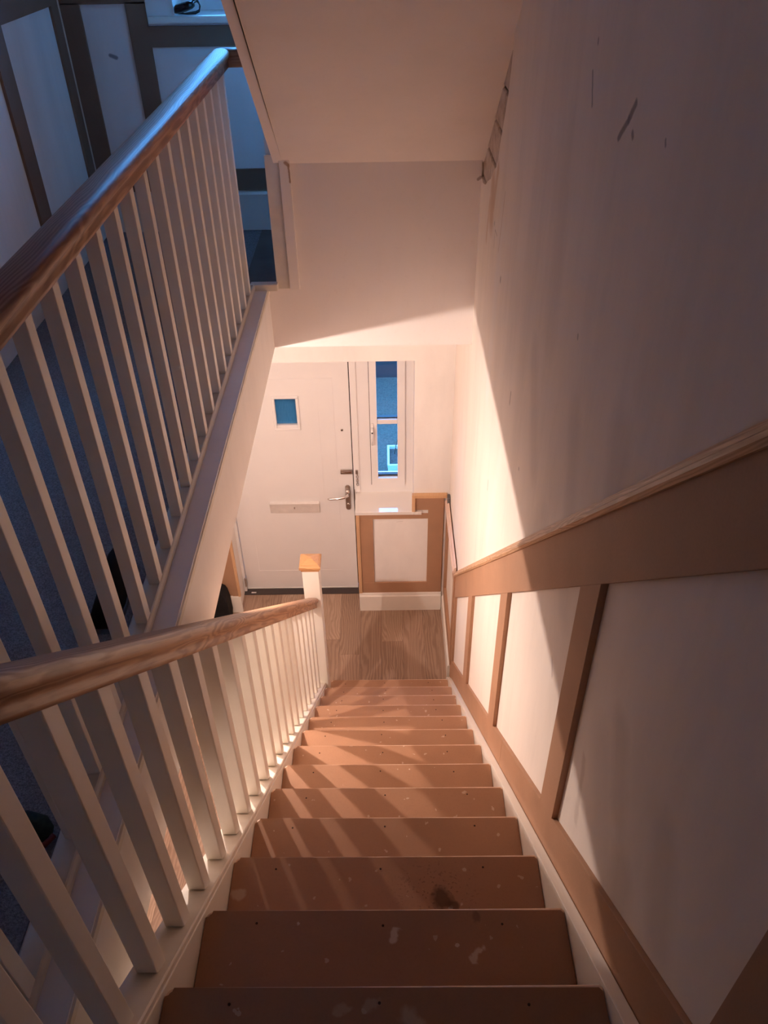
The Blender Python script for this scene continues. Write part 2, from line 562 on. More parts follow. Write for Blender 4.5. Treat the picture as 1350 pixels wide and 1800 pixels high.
def lathe(name, prof, center, axis, mat, parent=None, seg=20):
    """prof of (radius, distance along axis)"""
    bm = bmesh.new()
    cx, cy, cz = center
    rings = []
    for r, t in prof:
        ring = []
        for k in range(seg):
            a = 2 * math.pi * k / seg
            u, v = r * math.cos(a), r * math.sin(a)
            p = {0: (t, u, v), 1: (u, t, v), 2: (u, v, t)}[axis]
            ring.append(bm.verts.new((cx + p[0], cy + p[1], cz + p[2])))
        rings.append(ring)
    for r0, r1 in zip(rings, rings[1:]):
        for k in range(seg):
            f = bm.faces.new((r0[k], r1[k], r1[(k + 1) % seg], r0[(k + 1) % seg]))
            f.smooth = True
    bm.faces.new(rings[0])
    bm.faces.new(list(reversed(rings[-1])))
    return finish(name, bm, mat, parent)

def tube(name, pts, r, mat, parent=None, seg=10):
    bm = bmesh.new()
    rings = []
    n = len(pts)
    for i, p in enumerate(pts):
        p = Vector(p)
        d = Vector(pts[min(i + 1, n - 1)]) - Vector(pts[max(i - 1, 0)])
        d.normalize()
        a = d.orthogonal().normalized() if i == 0 else (prev - d * prev.dot(d)).normalized()
        prev = a
        b = d.cross(a)
        rr = r[i] if isinstance(r, (list, tuple)) else r
        rings.append([bm.verts.new(p + a * (rr * math.cos(2 * math.pi * k / seg)) + b * (rr * math.sin(2 * math.pi * k / seg))) for k in range(seg)])
    for r0, r1 in zip(rings, rings[1:]):
        for k in range(seg):
            f = bm.faces.new((r0[k], r1[k], r1[(k + 1) % seg], r0[(k + 1) % seg]))
            f.smooth = True
    bm.faces.new(rings[0])
    bm.faces.new(list(reversed(rings[-1])))
    return finish(name, bm, mat, parent)

def empty(name, loc, label=None, cat=None, group=None, kind=None):
    o = bpy.data.objects.new(name, None)
    o.location = loc
    C.objects.link(o)
    bpy.context.view_layer.update()
    return tag(o, label, cat, group, kind)

def tag(o, label=None, cat=None, group=None, kind=None):
    if label:
        o['label'] = label
    if cat:
        o['category'] = cat
    if group:
        o['group'] = group
    if kind:
        o['kind'] = kind
    return o

def struct(o, label=None, cat=None):
    return tag(o, label, cat, None, 'structure')

# ------------------------------------------------------------------ levels and planes
FL = 2.7975          # landing floor
HC = 2.497           # hall ceiling
BY = 3.425           # face of the bulkhead over the hall
BB = 2.500           # bottom of the bulkhead
FY = 4.18            # inner face of the front wall
LX = -1.446          # left wall
FX = -0.527          # face of the landing edge
TOP = 5.25           # upstairs ceiling
BACK = -1.5
G, R0, Y0, Z0 = 0.23, 0.20842, 0.5785, 2.7094
def nose_y(i): return Y0 + G * i
def nose_z(i): return Z0 - R0 * i
def nz(y): return Z0 - (y - Y0) * R0 / G
def soffit_z(y): return 3.345 + 0.818 * (3.39 - y)

# ================================================================== SETTING
# ---- hall floor: planks on a dark base
fl = struct(box('floor', LX, WX, BACK, 4.43, -0.06, -0.012, M['dark']), 'hall floor of brown wood-effect planks running towards the front door', 'floor')
pw = 0.149
pk = -11
offs = {}
cols = [-0.065 + pw * j for j in range(-9, 4)]
mesh_cache = {}
for ci, x in enumerate(cols):
    # board ends seen in the photograph for two of the columns, the others staggered
    e = {6: 3.88, 7: 3.735}.get(ci, 3.30 + 0.37 * ((ci * 5) % 7) / 2.0)
    y = e - 1.22 * 5
    while y < 4.42:
        a, b = max(y, BACK), min(y + 1.22, 4.41)
        x0, x1 = max(x, LX), min(x + pw, WX - 0.001)
        if b - a > 0.02 and x1 - x0 > 0.01:
            bm = bmesh.new()
            bm_box(bm, x0 + 0.0006, x1 - 0.0006, a + 0.0006, b - 0.0006, -0.011, random.uniform(-0.0004, 0.0))
            finish('plank', bm, PLANK[(ci * 2 + int(y * 3)) % 3], fl)
        y += 1.22

# ---- right wall: brick core, plaster skin with the broken patch at the loft stair
core = boxes('wall_right', [(WX + 0.020, WX + 0.16, BACK, 4.56, -0.06, TOP)], M['mortar'])
struct(core, 'long plastered stairwell wall with scuffs and a broken patch of bare brick', 'wall')
patch = [(2.775, 3.86), (2.793, 3.751), (2.822, 3.666), (2.865, 3.60), (2.898, 3.547), (2.935, 3.49), (2.948, 3.444), (2.995, 3.405), (3.049, 3.379),
         (3.12, 3.33), (3.197, 3.301), (3.28, 3.262), (3.359, 3.246), (3.44, 3.25)]
bm = bmesh.new()
def skin_cell(ya, yb, za, zb):
    lo = [(ya, -0.06), (yb, -0.06), (yb, zb), (ya, za)]
    f = bm.faces.new([bm.verts.new((WX, a, b)) for a, b in lo])
    g = bmesh.ops.extrude_face_region(bm, geom=[f])
    bmesh.ops.translate(bm, verts=[v for v in g['geom'] if isinstance(v, bmesh.types.BMVert)], vec=(0.020, 0, 0))
skin_cell(BACK, patch[0][0], TOP, TOP)
for (ya, za), (yb_, zb) in zip(patch, patch[1:]):
    skin_cell(ya, yb_, za, zb)
skin_cell(patch[-1][0], 4.56, TOP, TOP)
finish('plaster_skin', bm, M['wall_right'], core)
for ci in range(5):                                                 # block courses showing through the patch
    z0_ = 3.255 + 0.1385 * ci
    for k in range(-1, 3):
        ya = 2.62 + 0.30 * k + (0.15 if ci % 2 else 0.0)
        yb = ya + 0.288
        a, b = max(ya, 2.74), min(yb, 3.50)
        if b - a < 0.03:
            continue
        bm = bmesh.new()
        bm_box(bm, WX + 0.0085 + random.uniform(-0.002, 0.002), WX + 0.0205, a, b, z0_, z0_ + 0.1265)
        finish('brick', bm, M['brick'], core, 0.004, 1)

# ---- left wall (hall and landing)
wl = struct(box('wall_left', LX - 0.15, LX, BACK, 4.56, -0.06, TOP, M['panel']), 'white wall left of the landing with brown board strips', 'wall')
# landing panelling on it
box('top_rail', LX, LX + 0.012, BACK, FY - 0.014, 3.806, 3.92, M['mdf_dark'], wl)
box('bottom_rail', LX, LX + 0.012, BACK, FY - 0.014, FL + 0.185, FL + 0.29, M['mdf_dark'], wl)
for y0, y1 in ((4.078, 4.165), (3.378, 3.495), (2.70, 2.80), (2.00, 2.10), (1.3, 1.4)):
    box('stile', LX, LX + 0.012, y0, y1, FL + 0.29, 3.806, M['mdf_dark'], wl)
box('skirting', LX, LX + 0.018, BACK, FY - 0.018, FL, FL + 0.185, M['skirt'], wl, 0.003)
# hall panelling on it
box('hall_rail', LX, LX + 0.012, BACK, FY - 0.014, 0.95, 1.05, M['mdf'], wl)
box('hall_skirting', LX, LX + 0.018, BACK, FY - 0.018, 0, 0.16, M['skirt'], wl, 0.003)

# ---- front wall with the door and window openings (upper window too)
wf = boxes('wall_front', [
    (LX, -1.100, FY, 4.56, -0.06, TOP),                    # left of the door
    (-1.100, 0.161, FY, 4.56, 2.022, 3.735),               # above the door and side window
    (-1.100, -0.93, FY, 4.56, 3.735, TOP),                 # left of the landing window
    (-0.93, 0.161, FY, 4.56, 4.92, TOP),                   # above the landing window
    (-0.225, 0.161, FY, 4.56, -0.06, 0.885),               # below the side window
    (0.161, WX + 0.02, FY, 4.56, -0.06, TOP),
], M['panel'])
struct(wf, 'front wall of the house with door and window recesses', 'wall')
# board frame under the side window
yb = FY - 0.012
box('stile', -0.200, -0.112, yb, FY, 0.272, 0.855, M['mdf'], wf, 0.001, 1)
box('stile', 0.259, 0.362, yb, FY, 0.175, 0.930, M['mdf'], wf, 0.001, 1)
box('rail', -0.200, 0.259, yb, FY, 0.855, 0.893, M['mdf'], wf, 0.001, 1)
box('rail', -0.200, 0.259, yb, FY, 0.175, 0.272, M['mdf'], wf, 0.001, 1)
box('step_board', 0.172, 0.362, yb, FY, 0.928, 1.037, M['mdf'], wf, 0.001, 1)
box('edge_trim', -0.225, -0.200, FY - 0.020, FY, 0.1755, 0.893, M['pine_v'], wf, 0.002, 1)
box('moulding', 0.150, 0.380, FY - 0.030, FY, 1.037, 1.063, M['pine'], wf, 0.004)
box('moulding', 0.150, 0.172, FY - 0.028, FY, 0.925, 1.037, M['pine_v'], wf, 0.003)
prism('skirting', [(FY, 0), (FY - 0.020, 0), (FY - 0.020, 0.140), (FY - 0.012, 0.152), (FY - 0.014, 0.160), (FY - 0.006, 0.175), (FY, 0.175)], 0, -0.222, 0.366, M['skirt'], wf)
# board piece left of the door
box('stile', -1.140, -1.100, yb, FY, 0.157, 0.95, M['mdf'], wf)
box('edge_trim', -1.100, -1.082, FY - 0.020, FY, 0.157, 1.0, M['pine_v'], wf, 0.002, 1)
box('panel_board', LX + 0.018, -1.1405, yb + 0.004, FY, 0.157, 0.95, M['mdf'], wf)
box('skirting', LX + 0.018, -1.082, FY - 0.024, FY, 0, 0.157, M['skirt'], wf, 0.004)
# landing panelling on the front wall
box('skirting', LX + 0.018, WX - 0.001, FY - 0.018, FY, FL, FL + 0.178, M['skirt'], wf, 0.003)
prism('skirting_moulding', [(FY, FL + 0.170), (FY - 0.022, FL + 0.172), (FY - 0.022, FL + 0.180), (FY - 0.012, FL + 0.188), (FY, FL + 0.196)], 0, LX + 0.018, WX - 0.001, M['skirt'], wf)
box('rail', LX + 0.014, WX - 0.001, yb, FY, FL + 0.199, FL + 0.300, M['mdf_dark'], wf)
box('stile', LX + 0.014, -1.343, yb, FY, FL + 0.300, 3.806, M['mdf_dark'], wf)
box('stile', -1.140, -1.052, yb, FY, FL + 0.300, 3.806, M['mdf_dark'], wf)
box('rail', LX + 0.014, -1.052, yb, FY, 3.800, 3.92, M['mdf_dark'], wf)
box('rail', -1.052, WX - 0.001, yb, FY, 3.630, 3.712, M['mdf_dark'], wf)
box('corner_bead', LX + 0.011, LX + 0.017, FY - 0.018, FY - 0.012, FL + 0.30, 3.92, M['paint_base'], wf)

# ---- back wall, upstairs ceiling
struct(box('wall_back', LX, WX, BACK - 0.15, BACK, -0.06, TOP, M['plaster']), 'plain white back wall behind the stair head', 'wall')
struct(box('ceiling', LX, WX + 0.02, BACK, 4.56, TOP, TOP + 0.1, M['ceiling']), 'white ceiling over the landing', 'ceiling')

# ---- landing slab (its underside is the hall ceiling)
slab = boxes('floor_landing', [(LX, FX, BACK, FY, HC, FL - 0.004), (FX, WX, BACK, 0.335, HC + 0.02, FL - 0.004)], M['plaster'])
struct(slab, 'landing floor edge of plain painted plaster over the hall', 'floor')
boxes('carpet', [(LX + 0.018, -0.64, BACK, FY - 0.018, FL - 0.004, FL),  (-0.64, WX, BACK, 0.30, FL - 0.004, FL)], M['carpet'], slab)
boxes('landing_board', [(-0.64, -0.481, BY, BY + 0.101, FL - 0.004, FL), (-0.64, WX, BY + 0.101, FY - 0.018, FL - 0.0045, FL)], plain('landing_board', (0.155, 0.115, 0.10), 0.6, 0.3, vary=0.2, scale=6), slab)
prism('edge_nosing', [(FX + 0.004, FL - 0.030), (FX + 0.004, FL - 0.012), (FX - 0.002, FL - 0.007), (-0.66, FL - 0.007), (-0.66, FL - 0.030)], 1, 0.335, BY, M['paint_base'], slab)

# ---- bulkhead over the hall and the sloping underside of the loft stair
bulk = boxes('wall_bulkhead', [(FX, WX, BY, FY, BB, FL - 0.010), (-0.480, WX, BY, BY + 0.10, FL - 0.010, TOP)], M['bulk'])
struct(bulk, 'plain white bulkhead wall hanging above the front door', 'wall')
box('corner_board', -0.486, -0.428, BY - 0.010, BY, FL - 0.008, 3.352, M['paint_base'], bulk, 0.001, 1)
prism('corner_trim', [(-0.427, FL - 0.008), (-0.427, 3.352), (-0.384, 3.352), (-0.384, FL - 0.008)], 1, BY - 0.024, BY, plaster('trim_chipped', (0.87, 0.81, 0.775), streak=0.02,
      marks=[((-0.400, BY - 0.024, 3.325), (-0.388, BY - 0.024, 3.315), 0.007, (0.40, 0.25, 0.17), 0.9), ((-0.389, BY - 0.024, 3.315), (-0.386, BY - 0.024, 3.25), 0.004, (0.40, 0.25, 0.17), 0.9)]), bulk, 0.002)
sof = prism('ceiling_sloping', [(BY + 0.02, soffit_z(BY + 0.02)), (1.0, soffit_z(1.0)), (1.0, TOP), (BY + 0.02, TOP)], 0, -0.415, WX + 0.012, M['ceiling'])
struct(sof, 'sloping white underside of the upper stair above the stairwell', 'ceiling')
prism('side_strip', [(BY - 0.001, soffit_z(BY - 0.001) - 0.003), (1.0, soffit_z(1.0) - 0.003), (1.0, TOP), (BY - 0.001, TOP)], 0, -0.450, -0.413, M['ceiling'], sof)

# ================================================================== FRONT DOOR
DY = 4.405
d = empty('door_1', (-0.65, DY, 0))
struct(d, 'white front door with a small square blue pane and letter slot', 'door')
dl, dr, dt = (-1.0791, -0.2439, 2.03)
px0, px1, pz0, pz1 = (-0.7194, -0.5853, 1.4561, 1.6492)
boxes('leaf', [(dl, px0, DY, DY + 0.05, 0.007, dt), (px1, dr, DY, DY + 0.05, 0.007, dt), (px0, px1, DY, DY + 0.05, 0.007, pz0), (px0, px1, DY, DY + 0.05, pz1, dt)], M['upvc'], d)
def bead_frame(name, x0, x1, z0, z1, w, y, t, mat, parent, bev=0.0):
    bm = bmesh.new()
    bm_box(bm, x0, x1, y - t, y, z1 - w, z1)
    bm_box(bm, x0, x1, y - t, y, z0, z0 + w)
    bm_box(bm, x0, x0 + w, y - t, y, z0 + w, z1 - w)
    bm_box(bm, x1 - w, x1, y - t, y, z0 + w, z1 - w)
    return finish(name, bm, mat, parent, bev, 1)
pf = bead_frame('pane_frame', -0.7357, -0.565, 1.4185, 1.6736, 0.019, DY, 0.012, M['upvc'], d, 0.004)
box('pane', px0, px1, DY + 0.02, DY + 0.026, pz0, pz1, M['obscure'], pf)
bead_frame('panel_bead', -0.9755, -0.3455, 0.1849, 1.7945, 0.0035, DY, 0.0022, M['upvc'], d)
box('plank_line', -0.4476, -0.4451, DY - 0.0015, DY, 0.188, 1.7914, M['upvc'], d)
lb = prism('letter_plate', [(DY, 0.7347), (DY - 0.01, 0.7387), (DY - 0.022, 0.8261), (DY, 0.8322)], 0, -0.8312, -0.4857, M['brushed'], d, 0.002)
box('letter_stud', -0.6635, -0.6554, DY - 0.023, DY - 0.014, 0.7834, 0.7977, M['metal'], lb)
lathe('peephole', [(0.009, 0.0), (0.009, -0.004), (0.005, -0.005)], (-0.3008, DY, 1.4134), 1, M['metal'], d)
lathe('peephole_lens', [(0.0055, -0.0045), (0.004, -0.007)], (-0.3008, DY, 1.4134), 1, M['dark'], d)
def round_plate(name, cx, z0, z1, w, y, t, mat, parent):
    pts = []
    for k in range(9):
        a = math.pi * k / 8
        pts.append((cx + w * math.cos(a), z1 - w + w * math.sin(a)))
    for k in range(9):
        a = math.pi + math.pi * k / 8
        pts.append((cx + w * math.cos(a), z0 + w + w * math.sin(a)))
    return prism(name, pts, 1, y - t, y, mat, parent, 0.002)
pl = round_plate('handle_plate', -0.2835, 0.7601, 0.9704, 0.017, DY, 0.01, M['metal'], d)
lathe('lever_rose', [(0.015, -0.008), (0.016, -0.024), (0.01, -0.028)], (-0.2835, DY, 0.9226), 1, M['chrome'], pl)
tube('lever', [(-0.2835, DY - 0.02, 0.9155), (-0.2835, DY - 0.05, 0.9094), (-0.3048, DY - 0.056, 0.9023), (-0.3506, DY - 0.056, 0.8942), (-0.4065, DY - 0.056, 0.8911), (-0.4217, DY - 0.055, 0.8911)], [0.01, 0.01, 0.009, 0.0085, 0.009, 0.004], M['chrome'], pl, 12)
lathe('lock_barrel', [(0.009, -0.009), (0.009, -0.018), (0.004, -0.02)], (-0.2835, DY, 0.8159), 1, M['chrome'], pl)
lk = box('chain_slide', -0.3252, -0.2459, DY - 0.012, DY, 1.0669, 1.1005, M['metal'], d, 0.002)
box('slide_slot', -0.317, -0.252, DY - 0.0135, DY - 0.01, 1.0771, 1.0873, M['chrome'], lk)
frm = boxes('door_frame', [(-1.1106, dl - 0.003, DY - 0.03, 4.54, 0.0, 2.022), (-0.2363, -0.1961, DY - 0.03, 4.54, 0.93, 2.022), (-0.2363, -0.2281, DY - 0.03, 4.54, 0.0, 0.93)], M['upvc'], d)
box('frame_gap', dr, -0.2363, DY + 0.012, DY + 0.05, 0.04, 2.022, M['dark'], d)
box('hinge', dl - 0.01, dl + 0.004, DY - 0.038, DY - 0.004, 0.0589, 0.1402, M['metal'], d, 0.002)
box('strike_plate', -0.2373, -0.2327, DY - 0.032, DY + 0.0, 0.864, 0.9531, M['metal'], d)
ch = box('chain_anchor', -0.2225, -0.2073, DY - 0.04, DY - 0.03, 1.0852, 1.1157, M['metal'], d, 0.002)
for k in range(6):
    a = [(-0.2124 + 0.0065 * math.cos(t) * (1 if k % 2 else 0.3), DY - 0.036 - 0.003 * math.cos(t) * (0 if k % 2 else 1), 1.0781 - 0.016 * k + 0.011 * math.sin(t)) for t in [2 * math.pi * j / 10 for j in range(11)]]
    tube('chain_link', a, 0.0022, M['metal'], ch, 6)
box('threshold', -1.0995, -0.2281, DY - 0.066, DY + 0.1, 0.0005, 0.006, M['threshold'], d, 0.002)
box('weather_strip', dl, dr, DY - 0.006, DY, 0.0075, 0.014, M['brushed'], d)
box('threshold_plate', -1.048, -1.012, DY - 0.052, DY - 0.040, 0.0055, 0.0072, M['brushed'], d)
w1 = empty('window_1', (0.0, 4.3, 0.9))
struct(w1, 'narrow white side window beside the front door', 'window')
WYF = 4.385
boxes('outer_frame', [(-0.1961, -0.1189, WYF, 4.54, 0.92, 2.022), (0.1077, 0.1636, WYF, 4.54, 0.92, 2.022), (-0.1189, 0.1077, WYF, 4.54, 0.92, 0.9846)], M['upvc'], w1)
boxes('frame_seal', [(-0.1189, -0.1153, WYF + 0.002, WYF + 0.03, 0.9846, 2.02), (-0.1189, 0.1077, WYF - 0.0012, WYF + 0.03, 0.9838, 0.9875)], M['dark'], w1)
boxes('glazing_gasket', [(-0.0711, 0.06, WYF + 0.015, WYF + 0.042, 1.0476, 1.058), (-0.0711, 0.06, WYF + 0.015, WYF + 0.042, 1.495, 1.508)], M['gasket'], w1)
sash = boxes('sash', [(-0.1153, -0.0711, WYF - 0.016, WYF + 0.04, 0.9882, 2.02), (0.06, 0.1076, WYF - 0.016, WYF + 0.04, 0.9882, 2.02), (-0.0711, 0.06, WYF - 0.016, WYF + 0.04, 0.9882, 1.0476)], M['upvc'], w1)
box('glazing_bar', -0.0711, 0.06, WYF - 0.006, WYF + 0.03, 1.4683, 1.5018, M['upvc'], w1, 0.005)
box('pane', -0.0711, 0.06, WYF + 0.01, WYF + 0.014, 1.5018, 2.02, M['glass'], w1)
box('pane', -0.0711, 0.06, WYF + 0.01, WYF + 0.014, 1.0476, 1.4683, M['glass'], w1)
hd = box('handle', -0.1097, -0.0955, WYF - 0.026, WYF - 0.016, 1.3951, 1.4866, M['upvc'], w1, 0.004)
tube('handle_lever', [(-0.1026, WYF - 0.03, 1.4561), (-0.1026, WYF - 0.048, 1.446), (-0.1026, WYF - 0.05, 1.4053), (-0.1026, WYF - 0.046, 1.3342)], [0.007, 0.008, 0.007, 0.005], M['upvc'], hd)
lathe('handle_lock', [(0.005, 0), (0.005, -0.003)], (-0.1026, WYF - 0.056, 1.4338), 1, M['dark'], hd, 10)
box('sill', -0.2281, 0.1636, FY - 0.02, 4.54, 0.895, 0.92, M['sill'], w1, 0.003)
box('sill_horn', 0.1636, 0.2154, FY - 0.022, FY, 0.896, 0.919, M['sill'], w1, 0.003)

# ================================================================== LANDING WINDOW
w2 = empty('window_2', (-0.6, 4.38, 3.74))
struct(w2, 'blue lit landing window above the front door', 'window')
boxes('outer_frame', [(-0.93, -0.885, 4.36, 4.54, 3.75, 4.92), (0.116, 0.161, 4.36, 4.54, 3.75, 4.92), (-0.885, 0.116, 4.36, 4.54, 3.75, 3.80), (-0.885, 0.116, 4.36, 4.54, 4.87, 4.92), (-0.41, -0.36, 4.36, 4.54, 3.80, 4.87)], M['upvc'], w2)
box('pane', -0.885, -0.41, 4.40, 4.404, 3.80, 4.87, M['glass'], w2)
box('pane', -0.36, 0.116, 4.40, 4.404, 3.80, 4.87, M['glass'], w2)
box('sill', -1.045, 0.22, FY - 0.035, FY, 3.722, 3.752, M['paint'], w2, 0.008)
box('sill_board', -0.93, 0.161, FY, 4.54, 3.735, 3.752, M['sill'], w2)

# ================================================================== HALL DADO AND STAIR DADO ON THE RIGHT WALL
tr = empty('trim_1', (WX, 2.0, 1.0))
struct(tr, 'brown board panelling with pale wood moulding along the stair wall', 'panelling')
def rail_bot(y): return 0.8245 + (3.446 - y) * 0.997
MX = WX - 0.012
Y_NEAR, Y_END = 0.05, 3.46
def slope_prism(name, y0, y1, lo, hi, x0, x1, mat, bev=0.0015):
    return prism(name, [(y0, lo(y0)), (y1, lo(y1)), (y1, hi(y1)), (y0, hi(y0))], 0, x0, x1, mat, tr, bev)
slope_prism('dado_rail', Y_NEAR, 2.95, rail_bot, lambda y: rail_bot(y) + 0.178, MX, WX, M['mdf'])
slope_prism('dado_rail', 2.951, Y_END, rail_bot, lambda y: rail_bot(y) + 0.178, MX, WX, M['mdf'])
# moulding: a nosed strip with a cove on top of the rail
m_top = [(0.0, -0.014), (-0.018, -0.014), (-0.024, -0.004), (-0.022, 0.006), (-0.016, 0.012), (-0.014, 0.020), (-0.008, 0.030), (0.0, 0.034)]
stair_pine = wood('pine_stair_moulding', (0.68, 0.44, 0.27), (0.50, 0.29, 0.155), axis_rot=(math.atan(0.997), 0, 0), rings=70, rough=0.45, knots=0.15)
sweep('dado_moulding', m_top, [(WX, Y_NEAR, rail_bot(Y_NEAR) + 0.186), (WX, Y_END, rail_bot(Y_END) + 0.186)], stair_pine, tr, False)
def sk_top(y): return nz(y) + 0.150
def sk_bot(y): return nz(y) - 0.02
slope_prism('stair_skirting', -0.05, 1.70, sk_bot, sk_top, MX, WX, M['mdf'])
slope_prism('stair_skirting', 1.7015, 3.50, sk_bot, sk_top, MX, WX, M['mdf'])
for y0, y1 in ((0.29, 0.376), (1.055, 1.166), (1.880, 1.995), (2.690, 2.815), (3.400, 3.46)):
    prism('stile', [(y0, sk_top(y0)), (y1, sk_top(y1)), (y1, rail_bot(y1)), (y0, rail_bot(y0))], 0, MX - 0.003, WX, M['mdf'], tr, 0.001)
# level dado of the hall beyond the foot of the stair
tr2 = empty('trim_2', (WX, 3.8, 0.0))
struct(tr2, 'level hall panelling between stair foot and front wall', 'panelling')
box('dado_rail', MX - 0.008, WX, 3.461, FY - 0.013, 0.90, 1.000, M['mdf'], tr2, 0.001, 1)
sweep('dado_moulding', m_top, [(WX - 0.008, 3.47, 1.012), (WX - 0.008, FY - 0.031, 1.012)], M['primed'], tr2, False)
box('bottom_rail', MX - 0.006, WX, 3.52, FY - 0.013, 0.172, 0.272, M['mdf'], tr2, 0.001, 1)
box('stile', MX - 0.006, WX, FY - 0.075, FY - 0.013, 0.272, 0.90, M['mdf'], tr2, 0.001, 1)
box('stile', MX - 0.008, WX, 3.461, 3.519, 0.20, 0.90, M['mdf'], tr2, 0.001, 1)
prism('skirting', [(WX, 0), (WX - 0.027, 0), (WX - 0.027, 0.140), (WX - 0.018, 0.152), (WX - 0.019, 0.160), (WX - 0.010, 0.172), (WX, 0.172)], 1, 3.50, FY - 0.021, M['skirt'], tr2)
cl = box('cable_clip', WX - 0.020, WX, 4.09, 4.135, 1.03, 1.085, M['grey'], tr2, 0.006)

# ================================================================== STAIRCASE
XL, XR = -0.401, 0.359
st = empty('staircase', (0, 3.4, 0), 'straight flight of bare brown treads descending to the hall, splashed with white paint', 'staircase')
screw_me = None
for i in range(13):
    y1, z1 = nose_y(i), nose_z(i)
    yn = nose_y(i - 1)
    bm = bmesh.new()
    r = 0.014
    x0, x1 = XL + 0.0015 + (0.0145 if i == 12 else 0), XR - 0.0015
    out = [(x0, yn - 0.028), (x0, y1 - r)]
    for k in range(1, 6):
        a = math.pi - (math.pi / 2) * k / 5
        out.append((x0 + r + r * math.cos(a), y1 - r + r * math.sin(a)))
    rr = 0.004
    out += [(x1 - rr, y1), (x1, y1 - rr), (x1, yn - 0.028)]
    lo = [bm.verts.new((x, y, z1 - 0.024)) for x, y in out]
    hi = [bm.verts.new((x, y, z1)) for x, y in out]
    n = len(out)
    bm.faces.new(lo)
    topf = bm.faces.new(list(reversed(hi)))
    for k in range(n):
        bm.faces.new((lo[k], hi[k], hi[(k + 1) % n], lo[(k + 1) % n]))
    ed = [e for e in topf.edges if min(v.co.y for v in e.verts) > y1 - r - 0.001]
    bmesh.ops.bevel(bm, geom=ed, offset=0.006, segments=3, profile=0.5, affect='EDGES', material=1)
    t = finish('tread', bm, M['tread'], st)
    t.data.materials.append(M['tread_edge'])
    for sx in (-0.287, -0.036, 0.232):
        sx += random.uniform(-0.012, 0.012)
        sy = y1 - 0.030 + random.uniform(-0.006, 0.004)
        if screw_me is None:
            s = lathe('screw_head', [(0.0027, -0.002), (0.0027, 0.0006), (0.001, 0.0003)], (0, 0, 0), 2, M['screw'], None, 8)
            screw_me = s.data
        else:
            s = bpy.data.objects.new('screw_head', screw_me)
            C.objects.link(s)
        s.location = (sx, sy, z1)
        s.parent = t
    zb = nose_z(i + 1) if i < 12 else 0.0
    box('riser', XL + 0.002 + (0.0145 if i == 12 else 0), XR - 0.002, y1 - 0.036, y1 - 0.018, zb + 0.0005, z1 - 0.0245, M['mdf'], st)
box('riser', XL + 0.002, XR - 0.002, nose_y(-1) - 0.03, nose_y(-1) - 0.012, nose_z(0) + 0.0005, FL - 0.002, M['mdf'], st)
# right string: white board under the brown skirting, with its arris showing
def strR_top(y): return nz(y) + 0.004
ys, ye = 0.16, 3.50
prism('string_board', [(ys, strR_top(ys)), (3.33, strR_top(3.33)), (3.46, 0.08), (3.46, 0.0), (3.22, 0.0), (ys, strR_top(ys) - 0.30)], 0, XR, MX - 0.002, M['paint'], st, 0.0015)
# left string with capping
def cap_top(y): return nz(y) + 0.020
prism('string_board', [(0.10, cap_top(0.10) - 0.018), (3.19, cap_top(3.19) - 0.018), (3.19, cap_top(3.19) - 0.33), (0.10, cap_top(0.10) - 0.33)], 0, XL - 0.032, XL, M['paint'], st, 0.0015)
# spandrel under the left string
prism('spandrel_panel', [(0.34, 0.0), (3.18, 0.0), (3.18, cap_top(3.18) - 0.335), (0.34, cap_top(0.34) - 0.335)], 0, XL - 0.030, XL - 0.012, M['plaster'], st)

# ================================================================== STAIR BALUSTRADE
sb = empty('stair_balustrade', (-0.437, 3.24, 0), 'white stair balustrade with oak handrail sloping down to a capped newel', 'balustrade')
base_prof = [(-0.036, -0.018), (0.034, -0.018), (0.034, -0.004), (0.031, 0.0), (-0.033, 0.0), (-0.036, -0.004)]
sweep('base_rail', base_prof, [(-0.438, 0.10, cap_top(0.10)), (-0.438, 3.194, cap_top(3.194))], M['paint_base'], sb, False)
def hr_bot(y): return 3.5215 - 0.942 * (y - 0.524)
DP = 0.1348
bal_meshes = []
def slanted_baluster(name, x0, x1, y0, y1, lo, hi, mat, parent):
    bm = bmesh.new()
    v = bm_box(bm, x0, x1, y0, y1, 0, 1)
    for q in v:
        q.co.z = lo(q.co.y) if q.co.z < 0.5 else hi(q.co.y)
    up = [e for e in bm.edges if abs(e.verts[0].co.z - e.verts[1].co.z) > 0.2]
    bmesh.ops.bevel(bm, geom=up, offset=0.0025, segments=2, profile=0.5, affect='EDGES')
    return finish(name, bm, mat, parent)
BW = 0.038
k = 0
y = 0.602 - DP * 3
fill = []
while y + BW < 3.19:
    slanted_baluster('baluster', -0.4575, -0.4195, y, y + BW, lambda q, a=y: cap_top(q) + 0.0032 - (q - a) / BW * 0.0065, lambda q: hr_bot(q) + 0.006, M['paint_baluster'], sb)
    y += DP
# moulded handrail, a flat-bottomed body with a cove under a rounded head
rail_prof = [(-0.0225, 0.0), (0.0225, 0.0), (0.0235, 0.010), (0.0225, 0.022), (0.0235, 0.031), (0.0275, 0.039), (0.0325, 0.046), (0.0340, 0.055), (0.0335, 0.063), (0.0305, 0.071),
             (0.0245, 0.0765), (0.015, 0.079), (0.0, 0.080), (-0.015, 0.079), (-0.0245, 0.0765), (-0.0305, 0.071), (-0.0335, 0.063), (-0.0340, 0.055), (-0.0325, 0.046), (-0.0275, 0.039), (-0.0235, 0.031), (-0.0225, 0.022), (-0.0235, 0.010)]
NY0, NY1, NX0, NX1 = 3.195, 3.285, -0.478, -0.388
hr_path = [(-0.437, y_, hr_bot(y_)) for y_ in (-0.30, 0.6, 1.6, 2.6, NY0 + 0.004)]
sweep('handrail', rail_prof, hr_path, M['oak_stair'], sb)
nw = box('newel_post', NX0, NX1, NY0, NY1, 0.0, 1.288, M['paint'], sb, 0.003)
